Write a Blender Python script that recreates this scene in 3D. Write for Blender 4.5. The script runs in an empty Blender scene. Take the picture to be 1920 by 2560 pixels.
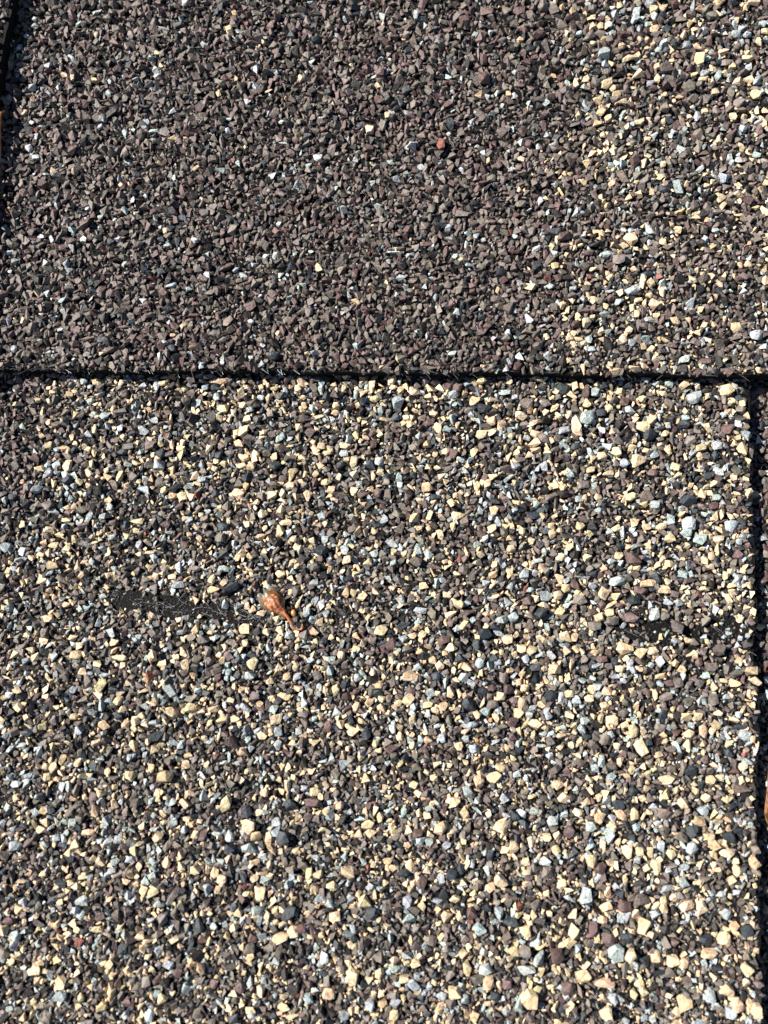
import bpy, bmesh, math, random
import numpy as np
from mathutils import Vector, Matrix, noise

random.seed(7)
RNG = np.random.default_rng(11)
SC = bpy.context.scene
COL = SC.collection

# ---------------------------------------------------------------- frame of the roof
SLOPE = math.radians(18.0)                      # the roof rises away from the viewer
ROOF = Matrix.Rotation(SLOPE, 4, 'X')           # roof-local (x right, y up the slope, z out) -> world
F_PX, CX, CY = 1920.0, 960.0, 1280.0            # phone lens, about 26 mm equivalent, portrait
DIST = 0.096                                    # close-up: about ten centimetres
PITCH = math.radians(8.0)
FWD = Vector((0, math.sin(PITCH), -math.cos(PITCH)))
UP = Vector((0, math.cos(PITCH), math.sin(PITCH)))
CAM = -FWD * DIST
PX = DIST / F_PX                                # metres per photo pixel near the centre

# ---------------------------------------------------------------- camera
cam = bpy.data.cameras.new('camera')
cam.sensor_fit = 'HORIZONTAL'
cam.sensor_width = 36.0
cam.lens = 36.0 * F_PX / 1920.0
cam.clip_start = 0.002
cam.clip_end = 50.0
cam.dof.use_dof = True
cam.dof.focus_distance = 0.0985
cam.dof.aperture_fstop = 36.0 / 1.5             # pupil of 1.5 mm
camo = bpy.data.objects.new('camera', cam)
COL.objects.link(camo)
right = Vector((1, 0, 0))
m = Matrix.Identity(4)
for i in range(3):
    m[i][0], m[i][1], m[i][2], m[i][3] = right[i], UP[i], -FWD[i], CAM[i]
camo.matrix_world = ROOF @ m
SC.camera = camo

# ---------------------------------------------------------------- sky, sun, exposure
SUN_EL, SUN_AZ = math.radians(37.0), math.radians(161.0)   # in the roof plane: from the left, a little from above
to_sun_l = Vector((math.cos(SUN_EL) * math.cos(SUN_AZ), math.cos(SUN_EL) * math.sin(SUN_AZ), math.sin(SUN_EL)))
to_sun = (ROOF.to_3x3() @ to_sun_l).normalized()
world = bpy.data.worlds.new('World'); SC.world = world; world.use_nodes = True
wn = world.node_tree
sky = wn.nodes.new('ShaderNodeTexSky'); sky.sky_type = 'NISHITA'; sky.sun_disc = False; sky.air_density = 0.65; sky.dust_density = 0.2; sky.altitude = 900
sky.sun_elevation = math.asin(to_sun.z)
sky.sun_rotation = math.atan2(to_sun.x, to_sun.y)
bg = wn.nodes['Background']; bg.inputs['Strength'].default_value = 0.05
wn.links.new(sky.outputs[0], bg.inputs['Color'])
sun = bpy.data.lights.new('sun', 'SUN'); sun.energy = 5.0; sun.angle = math.radians(0.53); sun.color = (1.0, 0.955, 0.88)
suno = bpy.data.objects.new('sun', sun); COL.objects.link(suno)
suno.rotation_euler = to_sun.to_track_quat('Z', 'Y').to_euler()
suno.location = to_sun * 2
SC.view_settings.view_transform = 'Standard'; SC.view_settings.look = 'None'
SC.view_settings.gamma = 1.0; SC.view_settings.use_curve_mapping = False
SC.view_settings.exposure = 1.36
SC.render.film_transparent = False
SC.cycles.max_bounces = 5

# ---------------------------------------------------------------- pixel -> roof plane
def P(u, v, z=0.0):
    d = FWD * F_PX + right * (u - CX) - UP * (v - CY)
    t = (z - CAM.z) / d.z
    p = CAM + d * t
    return Vector((p.x, p.y, z))

def Pv(u, v, z=0.0):
    u = np.asarray(u, float); v = np.asarray(v, float)
    dx = (u - CX); dy = FWD.y * F_PX - UP.y * (v - CY); dz = FWD.z * F_PX - UP.z * (v - CY)
    t = (z - CAM.z) / dz
    return CAM.x + dx * t, CAM.y + dy * t

def UV(x, y, z=0.0):
    rx, ry, rz = x - CAM.x, y - CAM.y, z - CAM.z
    w = ry * FWD.y + rz * FWD.z
    return CX + F_PX * rx / w, CY - F_PX * (ry * UP.y + rz * UP.z) / w

def pxs(u, v, z=0.0):
    d = FWD * F_PX + right * (u - CX) - UP * (v - CY)
    return (z - CAM.z) / d.z                    # metres per pixel at that point

# ---------------------------------------------------------------- materials
def new_mat(name):
    mt = bpy.data.materials.new(name); mt.use_nodes = True
    nt = mt.node_tree
    return mt, nt, nt.nodes['Principled BSDF']

def N(nt, kind, **kw):
    n = nt.nodes.new(kind)
    for k, v in kw.items():
        setattr(n, k, v)
    return n

def ramp(nt, src, stops, interp='LINEAR'):
    r = N(nt, 'ShaderNodeValToRGB'); r.color_ramp.interpolation = interp
    e = r.color_ramp.elements
    while len(e) < len(stops):
        e.new(0.5)
    for k, (p, c) in enumerate(stops):
        e[k].position = p; e[k].color = (*c, 1) if len(c) == 3 else c
    nt.links.new(src, r.inputs[0])
    return r

def granule_material(name, per_object):
    mt, nt, b = new_mat(name)
    L = nt.links.new
    if per_object:
        s = N(nt, 'ShaderNodeObjectInfo'); c_out, a_out = s.outputs['Color'], s.outputs['Alpha']
    else:
        s = N(nt, 'ShaderNodeAttribute', attribute_name='stone_colour'); c_out, a_out = s.outputs['Color'], s.outputs['Alpha']
    g = N(nt, 'ShaderNodeNewGeometry')
    n1 = N(nt, 'ShaderNodeTexNoise'); n1.inputs['Scale'].default_value = 2600; n1.inputs['Detail'].default_value = 4
    n2 = N(nt, 'ShaderNodeTexNoise'); n2.inputs['Scale'].default_value = 9000; n2.inputs['Detail'].default_value = 3
    L(g.outputs['Position'], n1.inputs['Vector']); L(g.outputs['Position'], n2.inputs['Vector'])
    r1 = ramp(nt, n1.outputs[0], [(0.30, (0.55, 0.50, 0.44)), (0.46, (0.92, 0.90, 0.88)), (0.56, (1, 1, 1)), (0.75, (1.15, 1.15, 1.15))])
    mul = N(nt, 'ShaderNodeMix', data_type='RGBA', blend_type='MULTIPLY'); mul.inputs[0].default_value = 1
    L(c_out, mul.inputs[6]); L(r1.outputs[0], mul.inputs[7])
    r2 = ramp(nt, n2.outputs[0], [(0.40, (0.30, 0.33, 0.35)), (0.50, (0.9, 0.92, 0.92)), (0.68, (1.45, 1.45, 1.42))])
    m2 = N(nt, 'ShaderNodeMix', data_type='RGBA', blend_type='MULTIPLY')
    L(a_out, m2.inputs[0]); L(mul.outputs[2], m2.inputs[6]); L(r2.outputs[0], m2.inputs[7])
    L(m2.outputs[2], b.inputs['Base Color'])
    b.inputs['Roughness'].default_value = 0.58
    b.inputs['Specular IOR Level'].default_value = 0.45
    bp = N(nt, 'ShaderNodeBump'); bp.inputs['Strength'].default_value = 0.75; bp.inputs['Distance'].default_value = 0.00008
    sm = N(nt, 'ShaderNodeMath', operation='MULTIPLY_ADD'); sm.inputs[1].default_value = 2.2
    L(n1.outputs[0], sm.inputs[0]); L(n2.outputs[0], sm.inputs[2])
    L(sm.outputs[0], bp.inputs['Height']); L(bp.outputs[0], b.inputs['Normal'])
    return mt

MAT_STONE = granule_material('crushed_stone_single', True)
MAT_STONES = granule_material('crushed_stone_layer', False)

def asphalt_material(name, tones):
    """black asphalt; past the built granules the same granule coat carries on as a pattern"""
    mt, nt, b = new_mat(name); L = nt.links.new
    tc = N(nt, 'ShaderNodeTexCoord')
    nz = N(nt, 'ShaderNodeTexNoise'); nz.inputs['Scale'].default_value = 3000; nz.inputs['Detail'].default_value = 5
    L(tc.outputs['Object'], nz.inputs['Vector'])
    ra = ramp(nt, nz.outputs[0], [(0.3, (0.003, 0.003, 0.003)), (0.6, (0.0065, 0.006, 0.0055)), (0.78, (0.016, 0.015, 0.014))])
    vo = N(nt, 'ShaderNodeTexVoronoi'); vo.inputs['Scale'].default_value = 1500
    L(tc.outputs['Object'], vo.inputs['Vector'])
    sp = N(nt, 'ShaderNodeSeparateColor'); L(vo.outputs['Color'], sp.inputs[0])
    rc0 = ramp(nt, sp.outputs[0], tones, 'CONSTANT')
    vd = N(nt, 'ShaderNodeTexVoronoi', feature='DISTANCE_TO_EDGE'); vd.inputs['Scale'].default_value = 1500
    L(tc.outputs['Object'], vd.inputs['Vector'])
    gap = ramp(nt, vd.outputs['Distance'], [(0.07, (0, 0, 0)), (0.16, (1, 1, 1))])      # asphalt between the grains
    rc = N(nt, 'ShaderNodeMix', data_type='RGBA'); L(gap.outputs[0], rc.inputs[0])
    rc.inputs[6].default_value = (0.006, 0.006, 0.006, 1); L(rc0.outputs[0], rc.inputs[7])
    xyz = N(nt, 'ShaderNodeSeparateXYZ'); L(tc.outputs['Object'], xyz.inputs[0])
    def absgt(out, centre, lim):
        a = N(nt, 'ShaderNodeMath', operation='SUBTRACT'); a.inputs[1].default_value = centre; L(out, a.inputs[0])
        c = N(nt, 'ShaderNodeMath', operation='ABSOLUTE'); L(a.outputs[0], c.inputs[0])
        d = N(nt, 'ShaderNodeMath', operation='GREATER_THAN'); d.inputs[1].default_value = lim; L(c.outputs[0], d.inputs[0])
        return d.outputs[0]
    mx = N(nt, 'ShaderNodeMath', operation='MAXIMUM')
    L(absgt(xyz.outputs[0], 0.0, BOX_X - 0.0005), mx.inputs[0]); L(absgt(xyz.outputs[1], BOX_CY, BOX_Y - 0.0005), mx.inputs[1])
    mix = N(nt, 'ShaderNodeMix', data_type='RGBA'); L(mx.outputs[0], mix.inputs[0])
    L(ra.outputs[0], mix.inputs[6]); L(rc.outputs[2], mix.inputs[7]); L(mix.outputs[2], b.inputs['Base Color'])
    b.inputs['Roughness'].default_value = 0.75; b.inputs['Specular IOR Level'].default_value = 0.12
    bp = N(nt, 'ShaderNodeBump'); bp.inputs['Strength'].default_value = 0.8; bp.inputs['Distance'].default_value = 0.0002
    L(nz.outputs[0], bp.inputs['Height']); L(bp.outputs[0], b.inputs['Normal'])
    return mt

def simple_mat(name, c1, c2, scale, rough, bump=0.3, dist=0.00005, trans=0.0, sub=0.0, spec=0.5, alpha=1.0, stretch=None):
    mt, nt, b = new_mat(name); L = nt.links.new
    tc = N(nt, 'ShaderNodeTexCoord')
    nz = N(nt, 'ShaderNodeTexNoise'); nz.inputs['Scale'].default_value = scale; nz.inputs['Detail'].default_value = 4
    if stretch:
        mp = N(nt, 'ShaderNodeMapping'); mp.inputs['Scale'].default_value = stretch
        L(tc.outputs['Object'], mp.inputs['Vector']); L(mp.outputs[0], nz.inputs['Vector'])
    else:
        L(tc.outputs['Object'], nz.inputs['Vector'])
    r = ramp(nt, nz.outputs[0], [(0.35, c1), (0.65, c2)])
    L(r.outputs[0], b.inputs['Base Color'])
    b.inputs['Roughness'].default_value = rough; b.inputs['Specular IOR Level'].default_value = spec
    b.inputs['Transmission Weight'].default_value = trans
    b.inputs['Alpha'].default_value = alpha
    if sub:
        b.inputs['Subsurface Weight'].default_value = sub; b.inputs['Subsurface Radius'].default_value = (0.0006, 0.0003, 0.0001)
        b.inputs['Subsurface Scale'].default_value = 1.0
    bp = N(nt, 'ShaderNodeBump'); bp.inputs['Strength'].default_value = bump; bp.inputs['Distance'].default_value = dist
    L(nz.outputs[0], bp.inputs['Height']); L(bp.outputs[0], b.inputs['Normal'])
    return mt

# ---------------------------------------------------------------- helpers
def link(name, mesh, mat=None, parent=None, smooth=False):
    o = bpy.data.objects.new(name, mesh); COL.objects.link(o)
    if mat is not None and not mesh.materials:
        mesh.materials.append(mat)
    if smooth:
        mesh.shade_smooth()
    if parent is not None:
        o.parent = parent
    else:
        o.matrix_world = ROOF
    return o

def mesh_np(name, V, Fc):
    """triangles only, fast"""
    V = np.asarray(V, np.float32); Fc = np.asarray(Fc, np.int32)
    me = bpy.data.meshes.new(name)
    me.vertices.add(len(V)); me.vertices.foreach_set('co', V.ravel())
    me.loops.add(Fc.size); me.loops.foreach_set('vertex_index', Fc.ravel())
    me.polygons.add(len(Fc))
    me.polygons.foreach_set('loop_start', np.arange(0, Fc.size, 3, dtype=np.int32))
    me.update(calc_edges=True); me.validate(); me.shade_flat()
    return me

def mesh_py(name, V, Fc):
    me = bpy.data.meshes.new(name); me.from_pydata([tuple(v) for v in V], [], Fc); me.update(); return me

def tube(pts, rad, sides=6, flat=1.0):
    """tapered tube along points; returns verts, faces"""
    pts = [Vector(p) for p in pts]; V = []; Fc = []
    ref = Vector((0, 0, 1))
    for i, p in enumerate(pts):
        t = (pts[min(i + 1, len(pts) - 1)] - pts[max(i - 1, 0)]).normalized()
        a = t.cross(ref)
        a = a.normalized() if a.length > 1e-6 else Vector((1, 0, 0))
        b_ = a.cross(t).normalized()
        r = rad[i] if hasattr(rad, '__len__') else rad
        for k in range(sides):
            an = 2 * math.pi * k / sides
            V.append(p + a * (math.cos(an) * r) + b_ * (math.sin(an) * r * flat))
    for i in range(len(pts) - 1):
        for k in range(sides):
            k2 = (k + 1) % sides
            Fc.append((i * sides + k, i * sides + k2, (i + 1) * sides + k2, (i + 1) * sides + k))
    Fc.append(tuple(range(sides - 1, -1, -1)))
    Fc.append(tuple((len(pts) - 1) * sides + k for k in range(sides)))
    return V, Fc

def catmull(pts, n=6):
    pts = [Vector(p) for p in pts]; out = []
    q = [pts[0] * 2 - pts[1]] + pts + [pts[-1] * 2 - pts[-2]]
    for i in range(1, len(q) - 2):
        for k in range(n):
            t = k / n
            out.append(0.5 * ((2 * q[i]) + (-q[i - 1] + q[i + 1]) * t + (2 * q[i - 1] - 5 * q[i] + 4 * q[i + 1] - q[i + 2]) * t * t
                              + (-q[i - 1] + 3 * q[i] - 3 * q[i + 1] + q[i + 2]) * t ** 3))
    out.append(pts[-1]); return out

def stone_proto(rng, n, power, flat=1.0):
    """angular crushed stone in the box -1..1 : convex hull of points on a squarish ellipsoid"""
    bm = bmesh.new()
    d = rng.normal(size=(n, 3)); d /= np.linalg.norm(d, axis=1)[:, None]
    d = np.sign(d) * np.abs(d) ** power
    d *= rng.uniform(0.62, 1.0, (n, 1))
    if flat < 1.0:                               # crushed pieces lie on a broad face
        tilt = rng.normal(0, 0.10, 2)
        d[:, 2] = np.clip(d[:, 2], -flat, flat) + d[:, 0] * tilt[0] + d[:, 1] * tilt[1] + rng.normal(0, 0.05, n)
    for p in d:
        bm.verts.new(p)
    r = bmesh.ops.convex_hull(bm, input=bm.verts)
    junk = [e for e in r['geom_interior'] + r['geom_unused'] if isinstance(e, bmesh.types.BMVert)]
    bmesh.ops.delete(bm, geom=list(set(junk)), context='VERTS')
    loose = [v for v in bm.verts if not v.link_faces]
    bmesh.ops.delete(bm, geom=loose, context='VERTS')
    bmesh.ops.triangulate(bm, faces=bm.faces)
    bmesh.ops.recalc_face_normals(bm, faces=bm.faces)
    bm.verts.ensure_lookup_table()
    V = np.array([v.co[:] for v in bm.verts]); Fc = np.array([[v.index for v in f.verts] for f in bm.faces])
    bm.free()
    lo, hi = V.min(0), V.max(0)
    return (V - (lo + hi) / 2) / ((hi - lo) / 2), Fc

PROTO = [stone_proto(RNG, int(RNG.integers(8, 13)), RNG.uniform(0.6, 1.2), RNG.uniform(0.35, 1.2)) for _ in range(120)]
BIG = [stone_proto(RNG, int(RNG.integers(16, 24)), RNG.uniform(0.72, 1.1), RNG.uniform(0.30, 0.75)) for _ in range(90)]
BIG_MESH = []
for V, Fc in BIG:
    me = mesh_np('granule', V, Fc); me.materials.append(MAT_STONE); BIG_MESH.append(me)

# ---------------------------------------------------------------- extents and layers
MARGIN = 700.0
STEP = 0.0019                                   # one shingle layer
xa, ya = P(-MARGIN, -MARGIN).x, P(0, -MARGIN).y
yb = P(0, 2560 + MARGIN).y
BOX_X = 0.0705
BOX_Y = (ya - yb) / 2 - 0.0008; BOX_CY = (ya + yb) / 2
Z_BACK0, Z_TAB0, Z_BACK1, Z_TAB1 = -0.0018, 0.0, 0.0019, 0.0037

def interp(pts, t):
    a = np.array(pts, float); return np.interp(t, a[:, 0], a[:, 1])

def wob(t, s, amp, seed):
    return amp * noise.noise(Vector((t * s, seed, 0.3))) + 0.5 * amp * noise.noise(Vector((t * s * 3.1, seed, 4.7)))

def edge_v(u):      # lower edge of the upper course
    return 922 + 16 * (u / 1920.0) + wob(u, 0.006, 5, 1.0) + wob(u, 0.03, 2.5, 9.0)
def edge_r(v):      # right edge of the lower tab
    return float(interp([(700, 1866), (960, 1872), (1120, 1884), (1300, 1882), (1500, 1893), (1640, 1886), (1750, 1898), (2000, 1894), (2300, 1900), (2560, 1912), (2950, 1918)], v)) + wob(v, 0.012, 8, 5.0)
def edge_l(v):      # right edge of the upper left tab
    return float(interp([(-1200, 170), (0, 30), (130, 10), (260, -10), (500, -40), (1000, -88)], v)) + wob(v, 0.012, 9, 7.0)

# ---------------------------------------------------------------- granules
TONE = {   # base colours of the ceramic-coated stone
    'tan':   ((0.55, 0.418, 0.262), 0.10, 0.10),
    'grey':  ((0.33, 0.365, 0.37), 0.12, 0.75),
    'white': ((0.40, 0.425, 0.42), 0.10, 0.30),
    'slate': ((0.026, 0.033, 0.040), 0.20, 0.25),
    'taupe': ((0.133, 0.110, 0.094), 0.22, 0.20),
    'maroon': ((0.098, 0.061, 0.056), 0.18, 0.15),
    'dark':  ((0.022, 0.019, 0.017), 0.25, 0.10),
    'red':   ((0.17, 0.055, 0.038), 0.15, 0.10),
    'amber': ((0.50, 0.21, 0.06), 0.10, 0.10),
}
def tone(k, rng):
    c, j, a = TONE[k]
    f = 1.0 + rng.uniform(-j, j) * 1.3
    c = np.array(c) * f * (1 + rng.normal(0, 0.035, 3))
    return (float(c[0]), float(c[1]), float(c[2]), a)

MIX_BROWN = dict(taupe=.54, maroon=.23, dark=.15, slate=.035, grey=.030, white=.010, tan=.010, red=.001)
MIX_TANUP = dict(taupe=.46, maroon=.14, dark=.13, slate=.04, grey=.09, white=.015, tan=.16, red=.0015)
MIX_TAN = dict(taupe=.40, maroon=.06, dark=.16, slate=.06, grey=.135, white=.01, tan=.215, red=.001)
MIX_BACK = dict(taupe=.45, maroon=.33, dark=.10, slate=.04, grey=.05, tan=.02, white=.01)
def pick(mx, rng):
    ks = list(mx); w = np.array([mx[k] for k in ks]); return ks[rng.choice(len(ks), p=w / w.sum())]

def tone_at(layer, u, v, rng):
    n = 70 * noise.noise(Vector((u * 0.01, v * 0.01, 2.0)))
    if layer == 'tab1':
        return pick(MIX_BROWN, rng)
    if layer == 'back1':
        s = (u - (1400 + 0.02 * (v - 450)) + n) / 120.0
        return pick(MIX_TANUP if rng.random() < 1 / (1 + math.exp(-3 * s)) else MIX_BROWN, rng)
    if layer == 'back0':
        return pick(MIX_BACK if v + n < 1480 else MIX_TANUP, rng)
    if abs(u - 985 - 0.5 * n) < 34 and 1000 < v < 1460 and rng.random() < 0.6:
        return pick(MIX_BROWN, rng)
    lim = float(interp([(900, 165), (1100, 125), (1200, 85), (1320, 15), (1500, -100)], v))
    s = (u - lim + 0.5 * n) / 40.0
    return pick(MIX_TAN if rng.random() < 1 / (1 + math.exp(-3 * s)) else MIX_BROWN, rng)

def bare(u, v):
    """how much of the granule coat is worn away, 0..1 (scuffs on the lower tab)"""
    w = noise.noise(Vector((u * 0.02, v * 0.02, 8.0)))
    b = 0.0
    for (u0, v0, u1, v1, r) in SCUFF:
        dx, dy = u1 - u0, v1 - v0; L2 = dx * dx + dy * dy or 1.0
        t = max(0, min(1, ((u - u0) * dx + (v - v0) * dy) / L2))
        d = math.hypot(u - u0 - t * dx, v - v0 - t * dy)
        b = max(b, min(1, max(0, (r * (1.15 + 0.5 * w) - d) / 6.0 + 0.5)))
    return b
SCUFF = [(300, 1498, 460, 1518, 24), (460, 1520, 640, 1548, 18), (285, 1470, 292, 1495, 14), (620, 1600, 650, 1606, 10),
         (1560, 1572, 1700, 1592, 26), (1700, 1595, 1800, 1600, 30), (1800, 1560, 1872, 1590, 26), (1560, 1530, 1600, 1540, 10),
         (850, 1530, 890, 1540, 15), (1690, 1655, 1720, 1660, 14)]

Z3 = 1659 / 480.0
Z17 = 1659 / 960.0
# granules that can be told apart in the photograph: crop origin, crop zoom, then x y w h for each stone
def rows(s):
    return [tuple(float(t) for t in r.split()) for r in s.split(',') if r.strip()]
SEEN = []
def seen(ou, ov, zoom, **kinds):
    for k, s in kinds.items():
        for (x, y, w, h) in rows(s):
            f = 0.85 if k == 'white' else 1.0
            SEEN.append((ou + x / zoom, ov + y / zoom, f * w / zoom, f * h / zoom, k))
seen(0, 940, Z3,
 tan='370 310 55 95,478 70 40 60,455 150 60 60,425 110 60 35,335 215 50 50,430 405 60 60,825 460 45 85,340 455 35 55,480 480 28 40,370 520 55 50,425 600 75 60,595 655 45 75,765 635 80 45,355 800 95 60,590 780 80 110,200 915 40 45,695 920 60 70,780 950 55 65,850 880 50 60,945 1075 80 60,1030 758 50 50,1325 685 45 50,1320 800 35 65,1430 985 65 75,1500 1040 80 65,1580 1045 95 80,1395 590 60 55,1580 590 55 80,1490 600 40 90,875 255 35 45,1120 230 50 45,985 290 50 90,840 50 80 70,950 30 70 50,1320 25 90 40,1405 70 70 45,1605 115 60 60,470 930 50 90,1200 915 50 50,1445 875 50 50',
 grey='735 55 70 60,785 100 45 45,1235 85 85 60,820 325 60 45,910 345 95 70,770 505 85 65,1255 475 100 85,490 765 90 75,430 835 65 80,1390 780 100 95,500 640 55 65,330 980 110 80,745 1025 50 50,650 955 60 60,1265 890 75 50,830 855 55 45,580 1020 60 50',
 slate='715 220 55 65,1400 670 90 85,120 1050 100 60,1410 155 60 50',
 taupe='1110 615 110 65,500 425 75 60,1620 220 90 95,1085 155 70 75,80 710 75 70,550 15 65 45,990 950 80 90',
 maroon='435 530 65 65,500 690 60 50,40 620 60 55', red='845 185 35 22')
seen(480, 940, Z3,
 tan='430 150 65 90,270 290 115 75,445 480 100 105,410 585 95 75,450 705 95 80,515 785 85 85,550 675 80 75,545 735 60 65,470 950 55 95,690 1025 95 90,785 1020 60 105,850 945 80 80,765 935 75 40,1070 850 60 80,1205 990 80 75,1005 1045 85 100,1400 750 75 105,1330 610 115 70,1120 610 75 65,1245 265 65 65,1240 325 80 55,970 260 55 75,660 290 40 55,920 120 60 65,960 190 65 45,1225 75 65 55,1555 90 55 130,1585 200 100 60,1100 355 85 40,1445 380 40 70,1415 515 60 80,835 665 60 70,200 805 55 60,245 45 180 60,440 255 65 65,560 1090 70 60,1270 875 60 60,1565 865 40 85,1625 830 70 70,600 105 50 55,715 115 75 40,1480 890 40 30',
 grey='810 145 50 100,1115 120 60 110,890 250 55 65,755 550 70 75,785 515 55 60,650 600 65 65,1635 310 80 110,1310 675 80 65,1620 745 85 80,120 105 70 50,215 190 65 70,600 190 75 55,85 775 50 95,1415 165 45 90,1215 375 45 50,500 300 60 55',
 slate='720 780 95 110,1165 190 85 95,1480 225 65 85,840 460 50 60,965 470 60 70,1295 770 75 85,240 690 65 70,205 1010 65 70,1545 770 90 90',
 taupe='650 670 80 60,690 505 75 55,330 670 90 75,790 885 80 60,250 610 75 60,1520 660 80 70,975 945 70 70,320 560 70 50',
 maroon='815 45 60 75,1605 1015 75 85,1475 1025 110 65,1570 590 60 90')
seen(480, 1560, Z3,
 tan='455 40 95 90,35 45 60 90,465 165 60 70,600 200 45 65,530 340 100 110,235 265 75 55,265 315 60 70,900 370 60 80,825 450 75 70,920 555 90 55,1290 265 70 70,1245 570 75 110,1155 570 50 90,800 625 130 70,800 690 40 50,730 820 105 95,1535 675 95 75,1620 535 85 70,1630 50 110 100,1635 720 80 75,1640 645 70 60,1390 930 120 80,1350 880 80 50,375 815 90 60,110 650 75 50,340 655 65 55,480 780 40 100,410 860 50 60,1590 1030 70 80,1020 920 55 80,870 1025 75 55,1215 1035 50 55,680 935 45 70,155 855 50 65,1560 410 55 70,1135 385 55 45,1140 715 45 55,780 190 50 45,755 125 60 65,910 200 40 70,165 555 55 45,1610 1090 70 50',
 grey='510 440 100 75,910 455 70 70,1195 300 95 50,1195 400 60 90,1440 465 85 80,1300 175 45 80,750 925 80 85,745 1040 75 95,925 920 60 80,285 700 50 70,160 1005 80 55,55 570 70 55,845 95 85 70,1095 325 45 45,1095 600 50 50,1415 335 50 65,320 420 60 70,650 295 50 50',
 slate='1140 150 80 60,745 660 80 80,1505 940 80 110,1605 600 85 70,1375 830 60 90,520 265 100 65',
 taupe='105 145 120 85,690 580 95 80,965 95 85 90,850 170 80 70,1085 440 90 80,1535 250 85 60,1530 330 80 60,545 615 90 70,240 610 80 80,1600 940 60 60,960 780 100 70,1555 140 75 70',
 maroon='905 290 65 65,225 460 65 75,1335 630 85 85,1420 590 65 70,1180 890 80 110,355 1010 100 110,345 735 70 60')
seen(960, 1560, Z3,
 tan='575 195 110 80,420 310 75 75,220 445 130 100,480 360 85 95,715 365 95 75,1060 130 90 90,1185 210 75 80,1270 225 95 85,1565 105 115 95,1645 110 70 80,1465 385 110 85,575 580 70 110,650 600 40 90,205 650 110 110,380 695 90 60,440 745 70 65,515 705 80 75,585 720 60 60,800 780 80 75,960 810 70 80,1010 620 85 75,1190 680 85 100,1160 765 95 85,1215 550 80 60,1300 860 120 85,1380 870 55 80,1595 780 75 70,1525 970 95 60,1600 600 95 70,1570 230 85 85,510 895 55 70,245 820 60 90,240 955 50 50,140 965 75 80,240 1040 50 80,380 1000 85 65,360 930 65 50,640 1050 80 75,700 930 80 50,1290 950 50 75,1360 695 80 60,820 265 35 45,960 245 75 45,600 400 40 90,350 320 35 60,835 420 50 60,1185 435 60 60,1165 500 60 65,330 90 75 80,240 100 80 55,105 60 45 60,525 250 50 50,1510 1060 70 60,1610 1045 60 70,105 250 50 50,125 680 80 60,45 765 70 60,1350 115 80 45',
 grey='820 335 80 95,980 330 70 60,1215 300 65 80,1530 640 65 110,395 595 85 80,770 865 90 55,75 905 65 85,500 985 75 85,865 755 95 80,1415 790 70 75,1255 780 75 60,1445 270 80 75,1370 260 65 50,760 1075 85 70,700 985 60 55,375 775 60 75,1435 470 50 60,320 985 60 70,1545 890 65 50,300 365 70 60,1350 1050 150 35,1370 945 70 40',
 slate='870 80 110 100,790 175 70 100,640 290 75 80,715 690 110 130,850 580 90 110,1435 615 110 90,735 215 50 50,1310 380 110 65,440 450 80 80,960 25 80 50',
 taupe='205 215 95 80,1035 460 85 110,930 695 110 80,1110 655 80 65,1050 700 60 55,555 830 55 100,1430 1010 100 95,630 740 60 60,850 905 75 50,1020 885 90 50,530 410 75 60,445 815 80 65,715 275 90 55',
 maroon='510 135 110 85,1070 560 90 90,1110 845 110 85,230 575 80 80,930 550 90 60,350 1085 90 70,65 1075 110 80',
 amber='800 1000 40 35,915 830 35 45')
seen(1440, 1640, Z3,
 tan='260 300 95 80,245 430 90 80,105 365 80 70,375 110 95 60,900 115 80 75,725 170 90 55,1500 120 130 85,1530 215 110 80,1185 265 75 95,1270 215 75 45,675 325 60 120,300 550 110 85,410 590 80 75,490 640 90 120,555 790 110 150,575 645 70 90,745 680 75 60,765 735 75 60,1085 645 85 115,1165 645 65 70,965 670 90 85,950 760 65 85,1100 755 80 60,1040 525 90 75,945 525 110 75,1215 490 75 60,475 985 70 75,375 910 75 90,705 850 75 60,350 775 65 60,765 1065 150 80,1145 1065 85 85,1230 1050 90 60,1430 955 70 80,1520 715 60 60,1435 455 55 65,1525 420 45 55,620 1010 60 60,670 975 60 60,430 1035 60 55,570 1030 50 45,230 625 70 65,545 510 45 65,550 115 50 40,1000 285 50 55,830 460 55 55,640 420 40 45',
 grey='180 265 80 60,185 335 70 65,715 235 55 60,485 525 75 65,290 670 65 65,35 625 75 85,405 215 55 55,455 60 60 70,215 905 75 110,295 1040 90 75,160 965 75 80,1445 680 110 95,1025 810 80 50,1400 505 70 60,1110 170 90 70,985 595 65 60,1480 905 95 60,1290 350 60 60,1640 330 80 110,135 185 50 50,645 80 55 60,1625 790 50 60',
 slate='745 515 75 140,1310 830 75 75,985 985 120 110,1400 610 130 45,625 740 60 70,330 40 70 70,1010 330 80 55',
 taupe='1165 95 120 75,640 240 85 75,960 240 85 80,1050 230 90 90,870 230 90 90,755 355 130 85,390 490 85 80,715 615 95 80,835 595 75 70,235 715 110 90,145 770 100 120,255 215 80 70,215 140 80 55,970 390 85 80,1170 375 85 110,1080 485 85 65,810 800 90 65,270 90 80 60,300 945 80 65,1155 990 70 60,70 110 80 70,1510 45 90 60,415 400 65 65',
 maroon='205 25 100 60,790 235 100 70,435 320 60 70,600 310 75 80,1055 50 60 90,865 660 90 80,1100 890 75 70,35 915 90 80,1350 990 90 60')
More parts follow.
